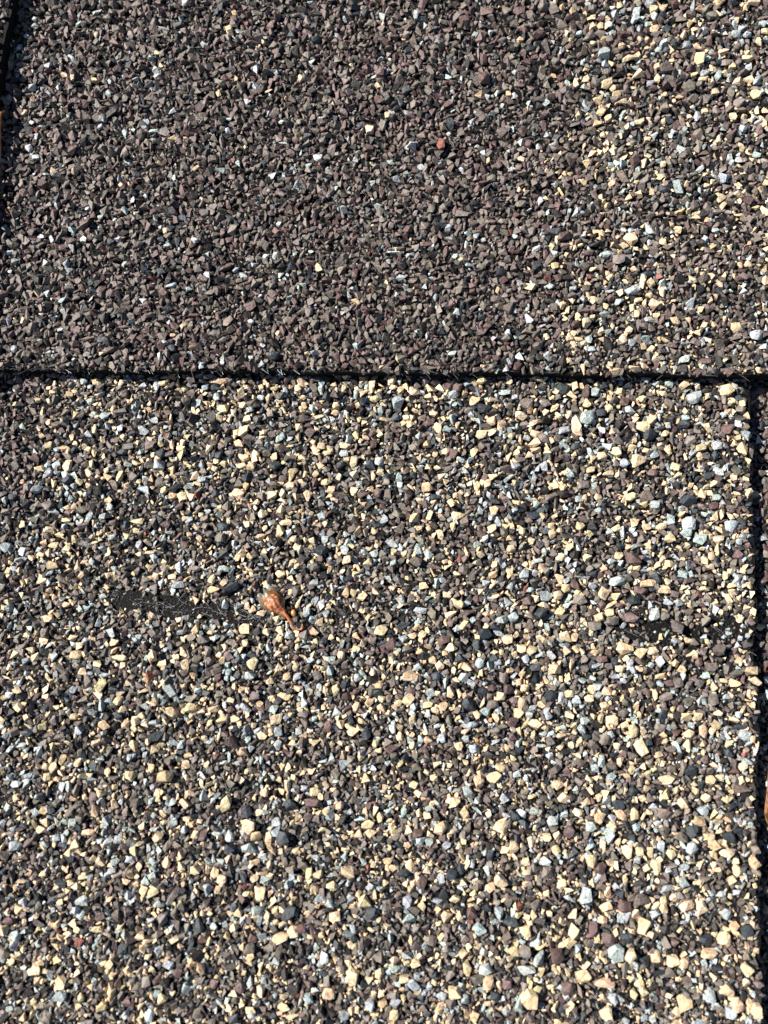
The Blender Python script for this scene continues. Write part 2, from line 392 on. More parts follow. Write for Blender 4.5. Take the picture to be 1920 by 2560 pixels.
seen(0, 1880, Z3,
 tan='545 60 70 100,470 130 75 95,405 120 55 60,415 215 65 75,500 230 65 55,940 165 55 80,1140 205 110 90,1440 205 130 120,1315 135 55 80,1610 105 85 75,1360 355 55 90,1610 440 100 90,890 355 85 80,825 500 70 110,770 690 110 65,655 790 85 95,875 940 85 90,1160 845 80 85,1375 730 90 95,1210 790 75 40,400 600 80 75,360 665 80 70,720 1070 95 65,1450 945 75 85,1575 985 70 85,1230 640 75 75,1630 25 80 60,150 390 65 60,735 875 55 45,470 800 45 85,985 380 35 60,1410 530 60 70,1620 580 80 50,375 1045 60 60,180 565 55 40',
 grey='880 55 75 60,155 800 120 85,930 590 75 85,1005 940 80 60,1315 1060 90 80,970 1020 80 60,1505 600 70 75,75 475 60 60,255 200 75 45,1600 660 60 75,390 790 75 60,30 610 70 60,500 730 70 70,1045 430 45 55,1130 925 100 55,230 265 70 80',
 slate='380 385 100 85,680 655 75 85,610 925 80 70,385 960 55 55,490 870 80 50,450 490 80 70',
 taupe='705 570 80 80,610 520 75 80,1090 515 70 100,840 830 80 70,1175 365 55 70,95 705 80 60',
 maroon='810 380 80 80,220 895 90 65,1500 890 70 60,300 910 50 80')
seen(1440, 0, Z3,
 tan='1060 520 95 110,450 520 140 65,665 90 75 70,745 90 75 60,1040 410 95 55,690 585 55 70,695 690 50 85,75 705 65 75,255 745 100 85,310 775 50 55,1345 575 75 85,1475 520 110 55,1395 720 100 80,1545 840 85 85,1515 35 110 75,1195 805 65 60,1020 650 60 50,1095 690 85 45,760 825 70 45,390 415 65 55,145 385 60 45,200 240 55 50,305 560 65 60,205 985 85 75,20 1005 60 75,170 1085 95 60,270 1040 60 80,535 1070 85 60,1105 970 65 50,980 1025 60 50,1020 260 65 40,1635 285 80 55,820 535 55 40,890 845 70 35,605 345 50 40,655 395 40 50,1605 1080 60 70,1300 910 35 55,745 1060 45 55,845 875 35 40,375 50 50 65',
 grey='240 480 110 90,505 185 75 80,625 45 80 60,610 235 55 50,1370 305 85 75,1040 1010 60 110,1485 600 65 75,1555 715 85 80,1100 650 75 60,30 300 75 55,1215 670 55 80,1160 455 50 50,1135 510 50 50,1465 325 65 55,1600 225 70 70,395 115 55 50,535 540 50 50,560 170 60 45,1365 225 55 65,950 420 75 70,630 735 60 50',
 slate='1530 910 110 80,800 1050 80 70,170 635 75 60,1105 295 55 50,580 915 55 45',
 taupe='770 610 125 85,960 770 105 100,280 360 80 75,255 640 80 70,155 740 75 85,895 185 90 65,725 185 70 75,1160 150 100 70,1000 870 110 70,1130 860 90 100,130 100 70 60,1280 560 75 70,1390 420 75 80,320 870 80 60,370 610 60 70',
 maroon='410 300 150 65,40 30 100 60,215 175 90 60,660 770 75 70,505 310 40 65,830 275 55 50,645 600 25 100', red='520 450 50 45')
seen(1180, 560, Z3,
 tan='1365 145 120 105,1115 90 65 70,980 865 85 105,1530 520 75 80,1565 700 95 105,1625 710 50 80,1430 665 75 55,820 745 40 85,1155 715 55 65,1000 515 65 50,935 495 50 50,910 1000 110 35,960 1035 70 45,840 980 65 60,640 980 55 60,1540 1085 80 60,1345 925 60 65,1215 890 45 60,1585 795 70 50,1640 600 60 100,1530 620 70 60,1420 785 50 65,1275 240 55 60,815 270 45 55,775 715 60 65,800 825 60 45,940 190 60 35,850 185 45 65,1170 430 45 50,1395 395 60 45,885 215 40 50,1040 805 60 40,1620 1000 60 45',
 grey='1370 580 125 85,670 545 85 55,870 565 80 45,1000 1005 65 80,1160 260 80 65,1185 590 80 35,1170 940 70 55,1520 830 90 50,1030 1085 70 50,1640 520 55 65,950 110 75 40,1265 680 75 70,1535 170 55 60',
 white='310 950 80 85,35 115 65 60,95 145 55 45,375 115 65 50,365 750 40 70',
 slate='710 75 130 75,550 375 75 75,250 430 95 75,85 810 70 50,1555 330 50 65,1520 440 100 60',
 taupe='965 375 95 85,310 740 100 85,550 690 60 110,90 215 85 75,1255 320 95 105,800 590 50 65,860 625 80 55,205 660 95 65,1095 670 70 60,370 440 85 40,305 310 60 75,285 620 80 55,1490 890 110 60',
 maroon='790 120 140 75,340 235 65 75,635 275 50 90,735 480 60 75,890 870 85 65,720 885 95 70,480 680 50 75,155 340 70 60,985 260 110 50,110 275 90 40,1190 650 80 65,125 890 75 90,275 1080 80 50,670 1025 60 50', red='1015 460 30 45')
seen(0, 0, Z17,
 white='1375 688 55 40,130 645 45 50,160 685 40 25,585 345 40 30,145 385 40 35,150 85 35 30,440 550 30 30,1388 515 35 15,1225 620 50 15,1215 530 40 20,880 195 30 40,845 1045 35 30,365 1040 40 35,40 1095 35 25,470 410 30 30,230 1040 30 40,755 715 20 20,120 160 30 22,630 850 26 26,495 950 26 22,590 925 30 20,1205 970 30 30,1345 1090 30 22,380 905 26 22',
 tan='315 345 22 32,418 352 36 26,1015 62 30 30,1597 568 40 38,1632 373 28 26,1300 345 25 25,683 233 30 22,418 155 18 26,1022 345 20 25,700 288 24 22,110 490 30 28',
 slate='595 760 30 28,740 800 40 30,1140 708 30 28,1365 183 38 35,480 1050 40 30,995 950 40 40,740 990 35 35,700 1035 35 30,1420 405 30 30,745 270 30 25,1590 715 28 30,1180 900 28 30',
 taupe='250 600 40 60,615 590 36 50,1330 470 40 50,800 725 45 40,470 85 40 45,880 925 45 35,315 35 30 50',
 maroon='525 850 40 50,1640 440 50 35,830 790 40 40,870 780 40 35,830 518 40 30,1640 325 40 45,45 795 50 25,195 805 40 40')
seen(960, 0, Z17,
 maroon='600 580 55 40,430 265 35 60,345 95 50 40,440 60 60 45,580 60 50 40,430 350 50 45,150 695 35 40,670 155 60 35',
 red='243 635 35 55', slate='285 545 35 45,462 352 40 30,175 90 35 40,95 400 40 40,245 980 45 35,385 880 30 35,480 870 25 30,635 215 45 30',
 tan='540 408 30 35,590 695 30 30', white='460 150 30 30,295 400 25 30,510 460 22 22,565 320 40 30,280 580 30 25,400 635 25 18,545 740 30 28,210 795 18 30,40 1092 70 14',
 taupe='670 435 65 22,590 650 45 35,585 890 50 35,335 930 60 35,460 775 40 35,740 540 50 20')
seen(0, 640, Z17,
 white='65 405 30 40,1085 288 32 28,730 290 20 30,1085 440 30 20,1215 90 30 35,265 320 30 25,375 425 40 30,215 415 30 25,45 70 25 20',
 slate='1185 438 50 38,440 360 40 35,700 70 40 35,730 235 45 35,1640 355 30 35,140 470 28 25,750 400 35 40,400 120 35 35,1090 370 25 25',
 maroon='710 170 45 45,480 165 45 35,595 240 40 40,20 175 50 45,1415 105 50 30,1085 220 50 45',
 taupe='1335 245 38 55,930 335 45 35,960 368 40 25,1125 365 35 35,1185 315 25 50,860 398 35 35,1500 235 35 35,1570 455 40 40', tan='750 345 26 16', red='880 315 16 16')
seen(960, 640, Z17,
 grey='875 700 65 65,775 755 50 40,1335 615 62 55,1230 555 48 40,905 590 40 45,1060 668 45 42,300 600 45 40,60 640 55 65,295 710 35 45,690 910 40 45,1035 898 45 42,1165 1075 45 40,1585 1080 50 40,1600 350 60 45,70 98 45 35,222 183 24 40,1430 1045 40 30,840 1050 35 35,800 945 40 40,520 590 50 30',
 tan='828 740 42 90,590 695 52 42,645 808 58 46,650 770 45 36,1150 705 50 55,1115 745 60 45,1095 885 68 58,735 985 55 45,1535 840 52 62,1475 585 58 52,460 715 45 42,390 630 45 42,130 590 60 40,1070 1040 60 45,1370 1030 45 50,185 1000 55 42,1000 850 50 45,935 868 48 40,1225 840 40 48,1260 912 50 40,1365 830 48 35,420 775 55 40,190 812 45 40,265 848 35 35,220 862 28 28,385 850 40 50,400 1000 30 60,445 985 30 40,290 1070 40 40,550 780 38 35,420 540 48 40,540 540 30 45,40 568 40 25,875 640 38 40,970 660 35 38,1020 590 45 40,820 570 25 50,1290 560 40 50,1390 610 26 35,1400 1075..'.replace(',1400 1075..', '') + ',770 1000 32 38,870 290 55 48,1155 420 38 62,1250 285 48 45,1515 312 48 38,1170 215 58 52,965 940 50 25,890 925 40 30,660 720 50 30,1210 770 35 30,1120 1075 40 32',
 slate='1145 775 62 55,770 580 55 50,1045 555 45 50,430 660 62 45,1310 1060 75 60,945 560 40 40,825 825 40 36,245 330 40 32,930 680 50 35,1290 725 50 45,1400 950 50 35,220 1045 45 35,130 950 40 32,1425 865 30 50,480 1060 50 28',
 taupe='825 660 40 45,990 670 55 48,1005 800 60 40,540 655 40 40,1130 1040 60 50,720 1040 60 40,1540 665 45 40,700 640 40 36,860 990 50 45,610 640 60 45,1000 1000 40 36,320 660..'.replace(',320 660..', ''),
 maroon='870 590 35 75,1040 630 40 45,1230 535 60 45,190 720 50 40,270 565 45 38,1480 750 60 45,1160 940 50 40,315 575 45 38,1420 1080 40 36')
seen(0, 1280, Z17,
 tan='597 42 60 28,650 175 50 25,675 278 35 35,745 280 40 25,970 305 35 35,915 290 35 45,925 335 55 30,1130 110 45 35,1215 80 35 55,1080 190 30 28,1495 345 30 60,1565 365 45 40,1590 220 40 40,1500 210 45 40,320 548 40 35,335 615 55 40,660 620 50 55,740 500 25 35,845 500 35 45,1055 505 50 50,440 750 50 60,425 655 40 30,520 630 70 30,325 885 40 35,515 815 45 45,615 880 35 35,745 860 60 40,825 845 55 45,925 850 50 35,550 105 35 30,180 185 35 25,140 200 35 25,235 145 45 30,1350 125 35 28,290 400 35 25,215 460 50 35,1212 270 46 34',
 amber='1210 292 46 22',
 grey='25 155 50 45,775 240 35 50,970 245 65 30,1490 165 40 50,1405 120 35 40,1355 305 40 30,1615 180 40 35,735 770 70 55,350 940 40 40,240 625 35 45,45 790 45 30,600 540 35 25,605 140 30 35,1390 20 40 35,90 740 25 30,1410 440 30 50,1325 435 35 40',
 slate='960 62 65 40,1005 325 70 45,1390 165 60 50,500 765 50 35,515 880 40 35,120 955 60 35,680 965 70 40,715 700 30 50,1585 950 45 50',
 taupe='955 110 50 45,910 95 45 30,850 245 50 30,1360 240 45 40,380 730 35 60,285 705 40 40', maroon='440 535 45 35,940 715 35 40,720 55 45 35,800 145 40 40,500 50 50 40')
seen(960, 1280, Z17,
 tan='130 25 45 45,320 20 60 40,240 100 35 45,415 185 40 35,545 160 40 35,550 55 30 45,465 75 40 40,595 85 30 45,725 95 40 50,845 60 40 40,885 95 35 35,1000 70 40 35,1130 65 40 30,1190 65 50 35,1230 115 45 55,1440 120 45 40,800 152 35 35,760 195 50 35,875 200 40 40,1010 190 40 45,1380 210 35 40,1410 190 30 40,1405 235 40 30,470 270 40 35,540 265 30 40,950 350 60 60,1210 335 65 35,1140 310 75 40,785 330 45 40,750 360 45 40,1500 318 40 25,1370 330 40 25,755 430 45 40,970 435 40 35,320 400 50 40,1535 465 35 30,1035 590 70 55,1105 610 60 45,1155 600 50 40,1395 560 25 35',
 grey='1500 60 65 50,1360 120 50 50,1310 50 50 60,1300 90 50 40,150 160 40 50,660 210 50 25,1000 300 70 45,895 320 45 35,600 270 40 50,650 265 35 35,700 365 60 45,540 320 35 35,515 465 70 40,555 455 45 45,1225 390 45 28,1290 270 45 35,1165 445 45 60,1250 558 28 28,1565 535 22 25,1535 545 22 28,155 425 60 30,355 395 35 35,780 300 40 25',
 slate='1075 380 55 45,645 15 60 35,670 440 50 50,440 525 60 50,400 570 35 40',
 taupe='845 380 60 45,1262 495 55 55,1435 595 60 50,1340 560 40 35,905 490 50 45,1210 450 40 40,350 255 60 40,135 215 55 40,240 195 45 35,980 470 60 40',
 maroon='1070 205 70 60,1062 455 65 45,900 435 45 40,825 310 45 50,1105 340 60 40,940 400 35 45,1520 185 40 45,360 435 50 30,420 95 45 30,1315 295 55 30,1155 365 35 30,395 375 30 40', red='1358 355 35 28')
seen(0, 1920, Z17,
 tan='980 150 45 80,1075 250 60 55,1110 290 50 45,1165 300 35 50,1335 450 30 65,1375 455 50 35,1505 445 55 65,1545 285 45 45,1600 280 60 35,1440 505 60 40,850 435 50 40,930 450 35 50,960 480 45 45,1100 475 40 35,625 525 45 55,665 525 50 60,1120 540 50 70,1030 620 40 50,1215 725 75 50,1265 705 50 55,1450 630 50 50,1155 635 35 50,420 695 50 30,610 720 45 50,20 695 45 40,110 660 25 50,150 870 60 40,200 875 35 30,475 845 40 45,870 855 40 50,1085 810 35 35,1525 895 60 75,1640 885 40 60,1420 970 55 45,710 990 45 50,1130 960 35 60,445 1025 50 40,1230 1030 55 45,1265 1070 60 30,355 985 30 50,105 1070 35 40,1365 100 50 40,1245 80 30 60,1470 160 40 45,1580 40 40 40,1145 100 40 40,1115 190 50 30,1590 240 55 40,1640 210 40 45',
 grey='1200 230 50 40,995 290 45 50,360 570 60 45,1080 340 70 50,1115 610 55 40,1515 565 40 50,900 525 45 55,925 680 35 35,70 720 50 45,350 630 40 45,810 950 45 55,685 970 40 35,265 980 60 40,650 1065 45 60,1400 815 40 50,1250 495 40 40,1335 990 40 45,1600 510 45 40',
 slate='1070 180 50 55,1225 300 60 60,860 670 50 65,1250 620 60 60,535 775 45 50,1000 340 55 50,1255 155 60 50,1600 620 50 50,1010 1075 50 45,790 525 35 35', taupe='635 920 55 50,1080 770 45 60',
 maroon='45 655 60 35,770 880 50 40,880 280 35 70,1350 145 70 40,925 930 45 40,1300 690 50 40,1040 940 50 45')
seen(960, 1920, Z17,
 tan='410 55 50 65,475 35 65 45,750 70 55 40,775 130 60 50,1210 45 75 45,295 145 60 50,345 190 40 60,500 245 60 70,245 255 60 65,835 190 50 40,930 212 55 50,1020 200 55 45,1080 200 40 60,1355 225 60 50,1220 110 45 55,1285 150 50 50,1385 125 50 45,1475 130 50 35,745 290 40 60,700 295 40 35,560 340 50 60,740 345 40 40,895 395 50 55,945 330 30 60,1045 355 40 55,1170 420 50 60,1095 360 45 45,1235 370 40 45,1395 295 45 35,1475 365 55 40,1520 435 45 55,1595 405 45 50,500 480 55 60,610 400 45 45,455 510 45 50,1040 480 25 55,765 500 40 65,965 535 30 55,270 640 50 55,305 565 55 35,645 630 35 50,950 590 50 50,1085 630 40 50,1250 560 50 40,1300 590 60 45,1200 600 40 45,1370 600 50 70,1120 680 50 65,815 700 55 75,610 700 50 50,1505 680 50 50,920 725 30 60,1460 730 50 60,855 890 70 55,950 925 100 40,360 860 40 80,620 985 70 75,660 960 50 40,135 840 45 45,85 910 45 40,305 965 60 50,450 925 50 70,1055 800 50 55,1170 810 40 60,1245 835 55 60,1295 840 50 45,1395 795 70 40,1475 955 60 60,1290 1010 70 60,1120 960 40 45,1075 970 35 50,950 1045 60 60,390 1070 45 55,1520 1020 60 55,1560 860 50 60,1600 1040 50 60,130 70 45 35,105 265 35 40,185 205 35 35,40 430 40 30,130 495 40 35,160 590 40 45,340 795 40 40,800 750 60 40,45 1060 45 40',
 grey='520 128 50 50,645 185 40 40,725 225 50 45,970 290 45 65,690 400 60 45,890 250 45 45,195 318 40 35,1195 330 35 55,865 545 45 70,1320 340 50 55,1280 580 45 45,1475 625 45 45,995 790 60 70,495 620 40 60,100 575 45 55,610 865 80 40,435 865 60 45,45 865 55 45,1220 520 60 40,1290 490 45 40,1370 180 50 40,360 95 45 40,430 365 30 30,430 790 35 40,270 330 40 35,960 140 40 50,90 185 35 45,350 990 40 40,680 1020 35 30,665 810 55 60,130 930 60 50,1410 975 50 60,1490 1050 50 50,410 690 60 50',
 slate='1010 155 55 45,90 450 55 40,290 450 50 45,545 660 80 40,480 980 45 35,1050 730 75 50,1395 740 80 50,1560 700 55 50,1480 295 55 50,1325 270 50 60,1330 15 60 35,440 600 45 40',
 taupe='1205 195 70 45,1210 275 60 50,1110 560 80 50,705 450 60 50,205 745 60 45,605 785 60 50,1225 885 65 50,150 910 50 45,400 910 55 45',
 maroon='795 945 65 60,745 800 60 60,165 490 50 60,930 430 55 50,380 625 50 60,795 270 50 50,970 735 60 60,900 690 40 60,530 345 45 50,1030 590 60 55,530 930 45 40')

LAYER_Z = {'back0': Z_BACK0, 'tab0': Z_TAB0, 'back1': Z_BACK1, 'tab1': Z_TAB1}
def inside(layer, u, v):
    if layer == 'tab1':
        return v < edge_v(u) - 1 and u < edge_l(v) - 9
    if layer == 'back1':
        return v < edge_v(u) - 3 and u > edge_l(v) - 60
    if layer == 'tab0':
        return v > edge_v(u) - 40 and u < edge_r(v) - 9
    return v > edge_v(u) - 40 and u > edge_r(v) - 45

class Grid:
    def __init__(s, cell): s.c = cell; s.d = {}
    def free(s, x, y, r, k):
        ci, cj = int(x // s.c), int(y // s.c)
        for i in range(ci - 2, ci + 3):
            for j in range(cj - 2, cj + 3):
                for (a, b, q) in s.d.get((i, j), ()):
                    t = (q + r) * k
                    if (a - x) ** 2 + (b - y) ** 2 < t * t:
                        return False
        return True
    def add(s, x, y, r): s.d.setdefault((int(x // s.c), int(y // s.c)), []).append((x, y, r))

# size classes for the rest of the coat: pixels, tries per 100x100 pixels in frame, and past the frame
CLASSES = [(30, 0.0, 3.0), (24, 0.4, 5.0), (20, 2.5, 8.0), (17, 9.0, 14.0), (14.5, 22.0, 22.0), (12, 45.0, 26.0), (9.5, 80.0, 30.0), (7.2, 95.0, 20.0), (5.6, 85.0, 0.0)]
STONES = {k: [] for k in LAYER_Z}
for layer, z in LAYER_Z.items():
    g = Grid(18.0); out = STONES[layer]
    for (u, v, w, h, k) in SEEN:
        # the photo shows each stone on the topmost layer at that pixel
        top = 'tab1' if inside('tab1', u, v) else ('back1' if v < edge_v(u) else ('tab0' if u < edge_r(v) else 'back0'))
        if top != layer or not inside(layer, u, v):
            continue
        r = 0.5 * math.sqrt(w * h)
        if g.free(u, v, r, 0.62):
            g.add(u, v, r); out.append((u, v, w, h, k, 1))
    if layer == 'tab0':
        g.add(734, 1533, 9); g.add(721, 1533, 5)   # two seeds lie there
    if layer == 'tab1': ur, vr = (-MARGIN, 130), (-MARGIN, 960)
    elif layer == 'back1': ur, vr = (-MARGIN * 0.5, 1920 + MARGIN), (-MARGIN, 960)
    elif layer == 'tab0': ur, vr = (-MARGIN, 1940), (870, 2560 + MARGIN)
    else: ur, vr = (1810, 1920 + MARGIN), (870, 2560 + MARGIN)
    area = (ur[1] - ur[0]) * (vr[1] - vr[0]) / 1e4
    for (size, ti, to) in CLASSES:
        n = int(area * max(ti, to) * 1.25)
        cu = RNG.uniform(ur[0], ur[1], n); cv = RNG.uniform(vr[0], vr[1], n); cs = RNG.uniform(size * 0.86, size * 1.16, n); ra = RNG.random(n)
        for u, v, s, q in zip(cu, cv, cs, ra):
            infr = -10 < u < 1930 and -10 < v < 2570
            if q * max(ti, to) > (ti if infr else to) or not inside(layer, u, v):
                continue
            if layer in ('back1', 'tab1') and s > 21 and u < 1350: s *= 0.85
            r = s / 2
            if not g.free(u, v, r, 0.74 if s > 10 else 0.68):
                continue
            if layer == 'tab0' and 250 < u < 1900 and 1440 < v < 1680 and RNG.random() < (0.97 if u < 800 else 0.8 if u < 1400 else 0.87) * bare(u, v):
                continue
            g.add(u, v, r)
            a = math.exp(RNG.normal(0, 0.20))
            out.append((u, v, s * a * 1.06, s / a * 1.06, tone_at(layer, u, v, RNG), 0))

# ---------------------------------------------------------------- roof, shingle sheets
deck_mat = simple_mat('roof_felt', (0.012, 0.012, 0.012), (0.03, 0.028, 0.026), 900, 0.85)
BROWN_T = [(0.0, (0.10, 0.083, 0.07)), (0.36, (0.075, 0.047, 0.043)), (0.5, (0.022, 0.02, 0.018)), (0.94, (0.3, 0.3, 0.3))]
TAN_T = [(0.0, (0.10, 0.083, 0.07)), (0.34, (0.022, 0.02, 0.018)), (0.66, (0.3, 0.33, 0.33)), (0.78, (0.5, 0.375, 0.22))]
mat_brown = asphalt_material('asphalt_brown_coat', BROWN_T)
mat_tan = asphalt_material('asphalt_tan_coat', TAN_T)
HALF = 0.16
def slab(name, outline, z0, z1, mat, parent):
    bm = bmesh.new()
    top = [bm.verts.new((x, y, z1)) for x, y in outline]
    bot = [bm.verts.new((x * 1.0, y, z0)) for x, y in outline]
    bm.faces.new(top); bm.faces.new(bot[::-1])
    n = len(top)
    for i in range(n):
        j = (i + 1) % n
        bm.faces.new((top[j], top[i], bot[i], bot[j]))
    bmesh.ops.triangulate(bm, faces=[f for f in bm.faces if len(f.verts) > 4])
    bmesh.ops.recalc_face_normals(bm, faces=bm.faces)
    me = bpy.data.meshes.new(name); bm.to_mesh(me); bm.free(); me.shade_flat()
    return link(name, me, mat, parent)

bm = bmesh.new(); bmesh.ops.create_cube(bm, size=1)
for v in bm.verts:
    v.co = Vector((v.co.x * 0.6, v.co.y * 0.6, v.co.z * 0.014 - 0.0036 - 0.007 - 0.0002))
me = bpy.data.meshes.new('roof'); bm.to_mesh(me); bm.free()
roof = link('roof', me, deck_mat)
roof['kind'] = 'structure'; roof['label'] = 'sloping roof laid with brown and tan asphalt shingles'

us = np.arange(-1900, 3860, 9.0)
def edge_line_v(z, du=0.0):
    return [P(u, edge_v(u) + du, z).xy for u in us if abs(P(u, 930, z).x) < HALF]
low = edge_line_v(Z_BACK1)
up_outline = [(-HALF, HALF)] + [(-HALF, low[0][1])] + [(p[0], p[1]) for p in low] + [(HALF, low[-1][1]), (HALF, HALF)]
sh_up_back = slab('shingle_sheet', up_outline, Z_TAB0 + 0.00012, Z_BACK1, mat_brown, roof)
sh_up_back['label'] = 'brown shingle sheet of the upper course, tan flecked at its right'
ls = [P(edge_l(v), v, Z_TAB1).xy for v in np.arange(-1000, 1100, 8.0) if v < edge_v(0) - 4]
ls_b = ls[-1]
tab1 = slab('shingle_tab', [(-HALF, HALF), (-HALF, ls_b[1])] + [(p[0], p[1]) for p in ls[::-1]] + [(ls[0][0], HALF)], Z_BACK1 + 0.0001, Z_TAB1, mat_brown, roof)
tab1['label'] = 'brown raised shingle tab at the upper left corner'
rs = [P(edge_r(v), v, Z_TAB0).xy for v in np.arange(840, 3400, 8.0)]
ytop = rs[0][1]
tab0 = slab('shingle_tab', [(-HALF, ytop + 0.03), (rs[0][0], ytop + 0.03)] + [(p[0], p[1]) for p in rs] + [(rs[-1][0], -HALF), (-HALF, -HALF)], Z_BACK0 + 0.0001, Z_TAB0, mat_tan, roof)
tab0['label'] = 'tan flecked shingle tab of the lower course'
back0 = slab('shingle_sheet', [(-HALF, ytop + 0.034), (-HALF, -HALF), (HALF, -HALF), (HALF, ytop + 0.034)], -0.0036, Z_BACK0, mat_brown, roof)
back0['label'] = 'darker lower shingle sheet beyond the right edge gap'
SHEET = {'tab1': tab1, 'back1': sh_up_back, 'tab0': tab0, 'back0': back0}

# ---------------------------------------------------------------- build the granules
def rot_mats(n, tilt):
    a = RNG.uniform(0, 2 * np.pi, n); b = RNG.normal(0, tilt, n); c = RNG.normal(0, tilt, n)
    ca, sa, cb, sb, cc, sc = np.cos(a), np.sin(a), np.cos(b), np.sin(b), np.cos(c), np.sin(c)
    Z_ = np.zeros(n); O = np.ones(n)
    Rz = np.stack([ca, -sa, Z_, sa, ca, Z_, Z_, Z_, O], 1).reshape(n, 3, 3)
    Rx = np.stack([O, Z_, Z_, Z_, cb, -sb, Z_, sb, cb], 1).reshape(n, 3, 3)
    Ry = np.stack([cc, Z_, sc, Z_, O, Z_, -sc, Z_, cc], 1).reshape(n, 3, 3)
    return Rx @ Ry @ Rz

allv = []
for layer in STONES:
    for i, s in enumerate(STONES[layer]):
        u, v, w, h, k, seen_ = s
        if 0 < u < 1920 and 0 < v < 2560 and seen_:
            allv.append((w * h, layer, i))
allv.sort(reverse=True)
SINGLE = {(l, i) for _, l, i in allv[:300]}

for layer, lst in STONES.items():
    z = LAYER_Z[layer]; par = SHEET[layer]
    rest = []
    for i, (u, v, w, h, k, seen_) in enumerate(lst):
        p = P(u, v, z); s = pxs(u, v, z)
        d = min(w, h) * RNG.uniform(0.55, 1.0)
        zc = z + d * 0.5 * s * (RNG.uniform(0.1, 0.95) if max(w, h) > 13 else RNG.uniform(-0.35, 0.8))
        if seen_:
            zc += 0.00006
        c = tone(k, RNG)
        if (layer, i) in SINGLE:
            o = bpy.data.objects.new('granule', BIG_MESH[int(RNG.integers(len(BIG_MESH)))]); COL.objects.link(o)
            o.parent = par
            o.location = (p.x, p.y, zc); o.scale = (w * s * 0.50, h * s * 0.50, d * s * 0.52)
            o.rotation_euler = (RNG.normal(0, 0.12), RNG.normal(0, 0.12), RNG.choice([0, math.pi]) + RNG.normal(0, 0.12))
            o.color = c
        else:
            rest.append((p.x, p.y, zc, w * s, h * s, d * s, c, seen_))
    n = len(rest)
    R_free = rot_mats(n, 0.5); 
    VV, FF, CC = [], [], []; off = 0
    for j, (x, y, zz, w, h, d, c, seen_) in enumerate(rest):
        V, Fc = (BIG if seen_ else PROTO)[int(RNG.integers(len(BIG if seen_ else PROTO)))]
        q = V * ((w * 0.49, h * 0.49, d * 0.52) if seen_ else (w * 0.55, h * 0.55, d * 0.55))
        if not seen_:
            q = q @ R_free[j].T
        elif RNG.random() < 0.5:
            q = q * (-1, -1, 1)
        VV.append(q + (x, y, zz)); FF.append(Fc + off); off += len(V)
        CC.append(np.repeat(np.array([c], np.float32), len(V), 0))
    me = mesh_np('granule_coat', np.concatenate(VV), np.concatenate(FF))
    at = me.attributes.new('stone_colour', 'FLOAT_COLOR', 'POINT')
    at.data.foreach_set('color', np.concatenate(CC).astype(np.float32).ravel())
    o = link('granule_coat', me, MAT_STONES, par)
    o['kind'] = 'stuff'
    print(layer, n, len(me.polygons))

# ---------------------------------------------------------------- frayed mat fibres
glass = simple_mat('glass_fibre', (0.55, 0.57, 0.58), (0.75, 0.76, 0.76), 4000, 0.35, 0.1)
dull = simple_mat('tarred_fibre', (0.05, 0.05, 0.05), (0.16, 0.155, 0.15), 4000, 0.45, 0.1)
def fibres(name, lines, rad, mat, parent):
    V, Fc = [], []
    for pts in lines:
        a, b = tube(pts, rad * random.uniform(0.7, 1.3), 4)
        o = len(V); V += a; Fc += [tuple(i + o for i in f) for f in b]
    o = link(name, mesh_py(name, V, Fc), mat, parent); o['kind'] = 'stuff'; return o
lines = []
CL = [(0, 150, 30), (150, 330, 10), (190, 215, 8), (335, 440, 18), (480, 560, 10), (640, 740, 22), (855, 900, 8), (900, 1010, 8), (1000, 1090, 26), (1090, 1160, 6)]
for (a, b, n) in CL:
    for _ in range(int(n * 0.6)):
        u = random.uniform(a, b); v = edge_v(u) - 3
        L = random.uniform(7, 24); an = math.radians(random.gauss(38, 16) if a > 140 else random.gauss(8, 16)) 
        if a == 1000: an = math.radians(random.gauss(55, 25)); L *= 0.6
        z0 = STEP * random.uniform(0.55, 1.12)
        p0 = P(u, v, z0); p1 = P(u + L * math.cos(an) * 0.5, v + L * math.sin(an) * 0.5, z0 + random.uniform(-1, 3) * 1e-5)
        p2 = P(u + L * math.cos(an), v + L * math.sin(an), z0 - random.uniform(0, 8) * 1e-5)
        lines.append([p0, p1, p2])
fibres('frayed_fibres', lines, 0.000019, glass, sh_up_back)
lines = []
for _ in range(260):
    u = random.uniform(-100, 2000); v = edge_v(u) - random.uniform(-1, 12)
    L = random.uniform(8, 34); an = random.gauss(0, 0.5) + (math.pi if random.random() < 0.5 else 0)
    z0 = STEP * random.uniform(0.7, 1.15)
    p0 = P(u, v, z0); p1 = P(u + L * .5 * math.cos(an), v + L * .5 * math.sin(an) + random.uniform(-2, 2), z0 + random.uniform(0, 1e-4)); p2 = P(u + L * math.cos(an), v + L * math.sin(an), z0)
    lines.append([p0, p1, p2])
fibres('tarred_fibres', lines, 0.000026, dull, sh_up_back)
lines = []
SP = [((330, 1505), (440, 1530), 14), ((420, 1500), (560, 1540), 12), ((590, 1530), (650, 1548), 16), ((500, 1515), (600, 1550), 8), ((1560, 1575), (1700, 1600), 3), ((1790, 1570), (1870, 1640), 7)]
for (a, b, n) in SP:
    for _ in range(n):
        t = random.random(); u = a[0] + t * (b[0] - a[0]) + random.gauss(0, 8); v = a[1] + t * (b[1] - a[1]) + random.gauss(0, 9)
        L = random.uniform(8, 42); an = random.gauss(0.15, 0.7); bend = random.gauss(0, 3)
        z0 = random.uniform(0.00005, 0.00025)
        lines.append([P(u - L / 2 * math.cos(an), v - L / 2 * math.sin(an), z0), P(u + bend, v + bend, z0 + 0.00006), P(u + L / 2 * math.cos(an), v + L / 2 * math.sin(an), z0)])
fibres('bared_fibres', lines, 0.0000058, glass, tab0)
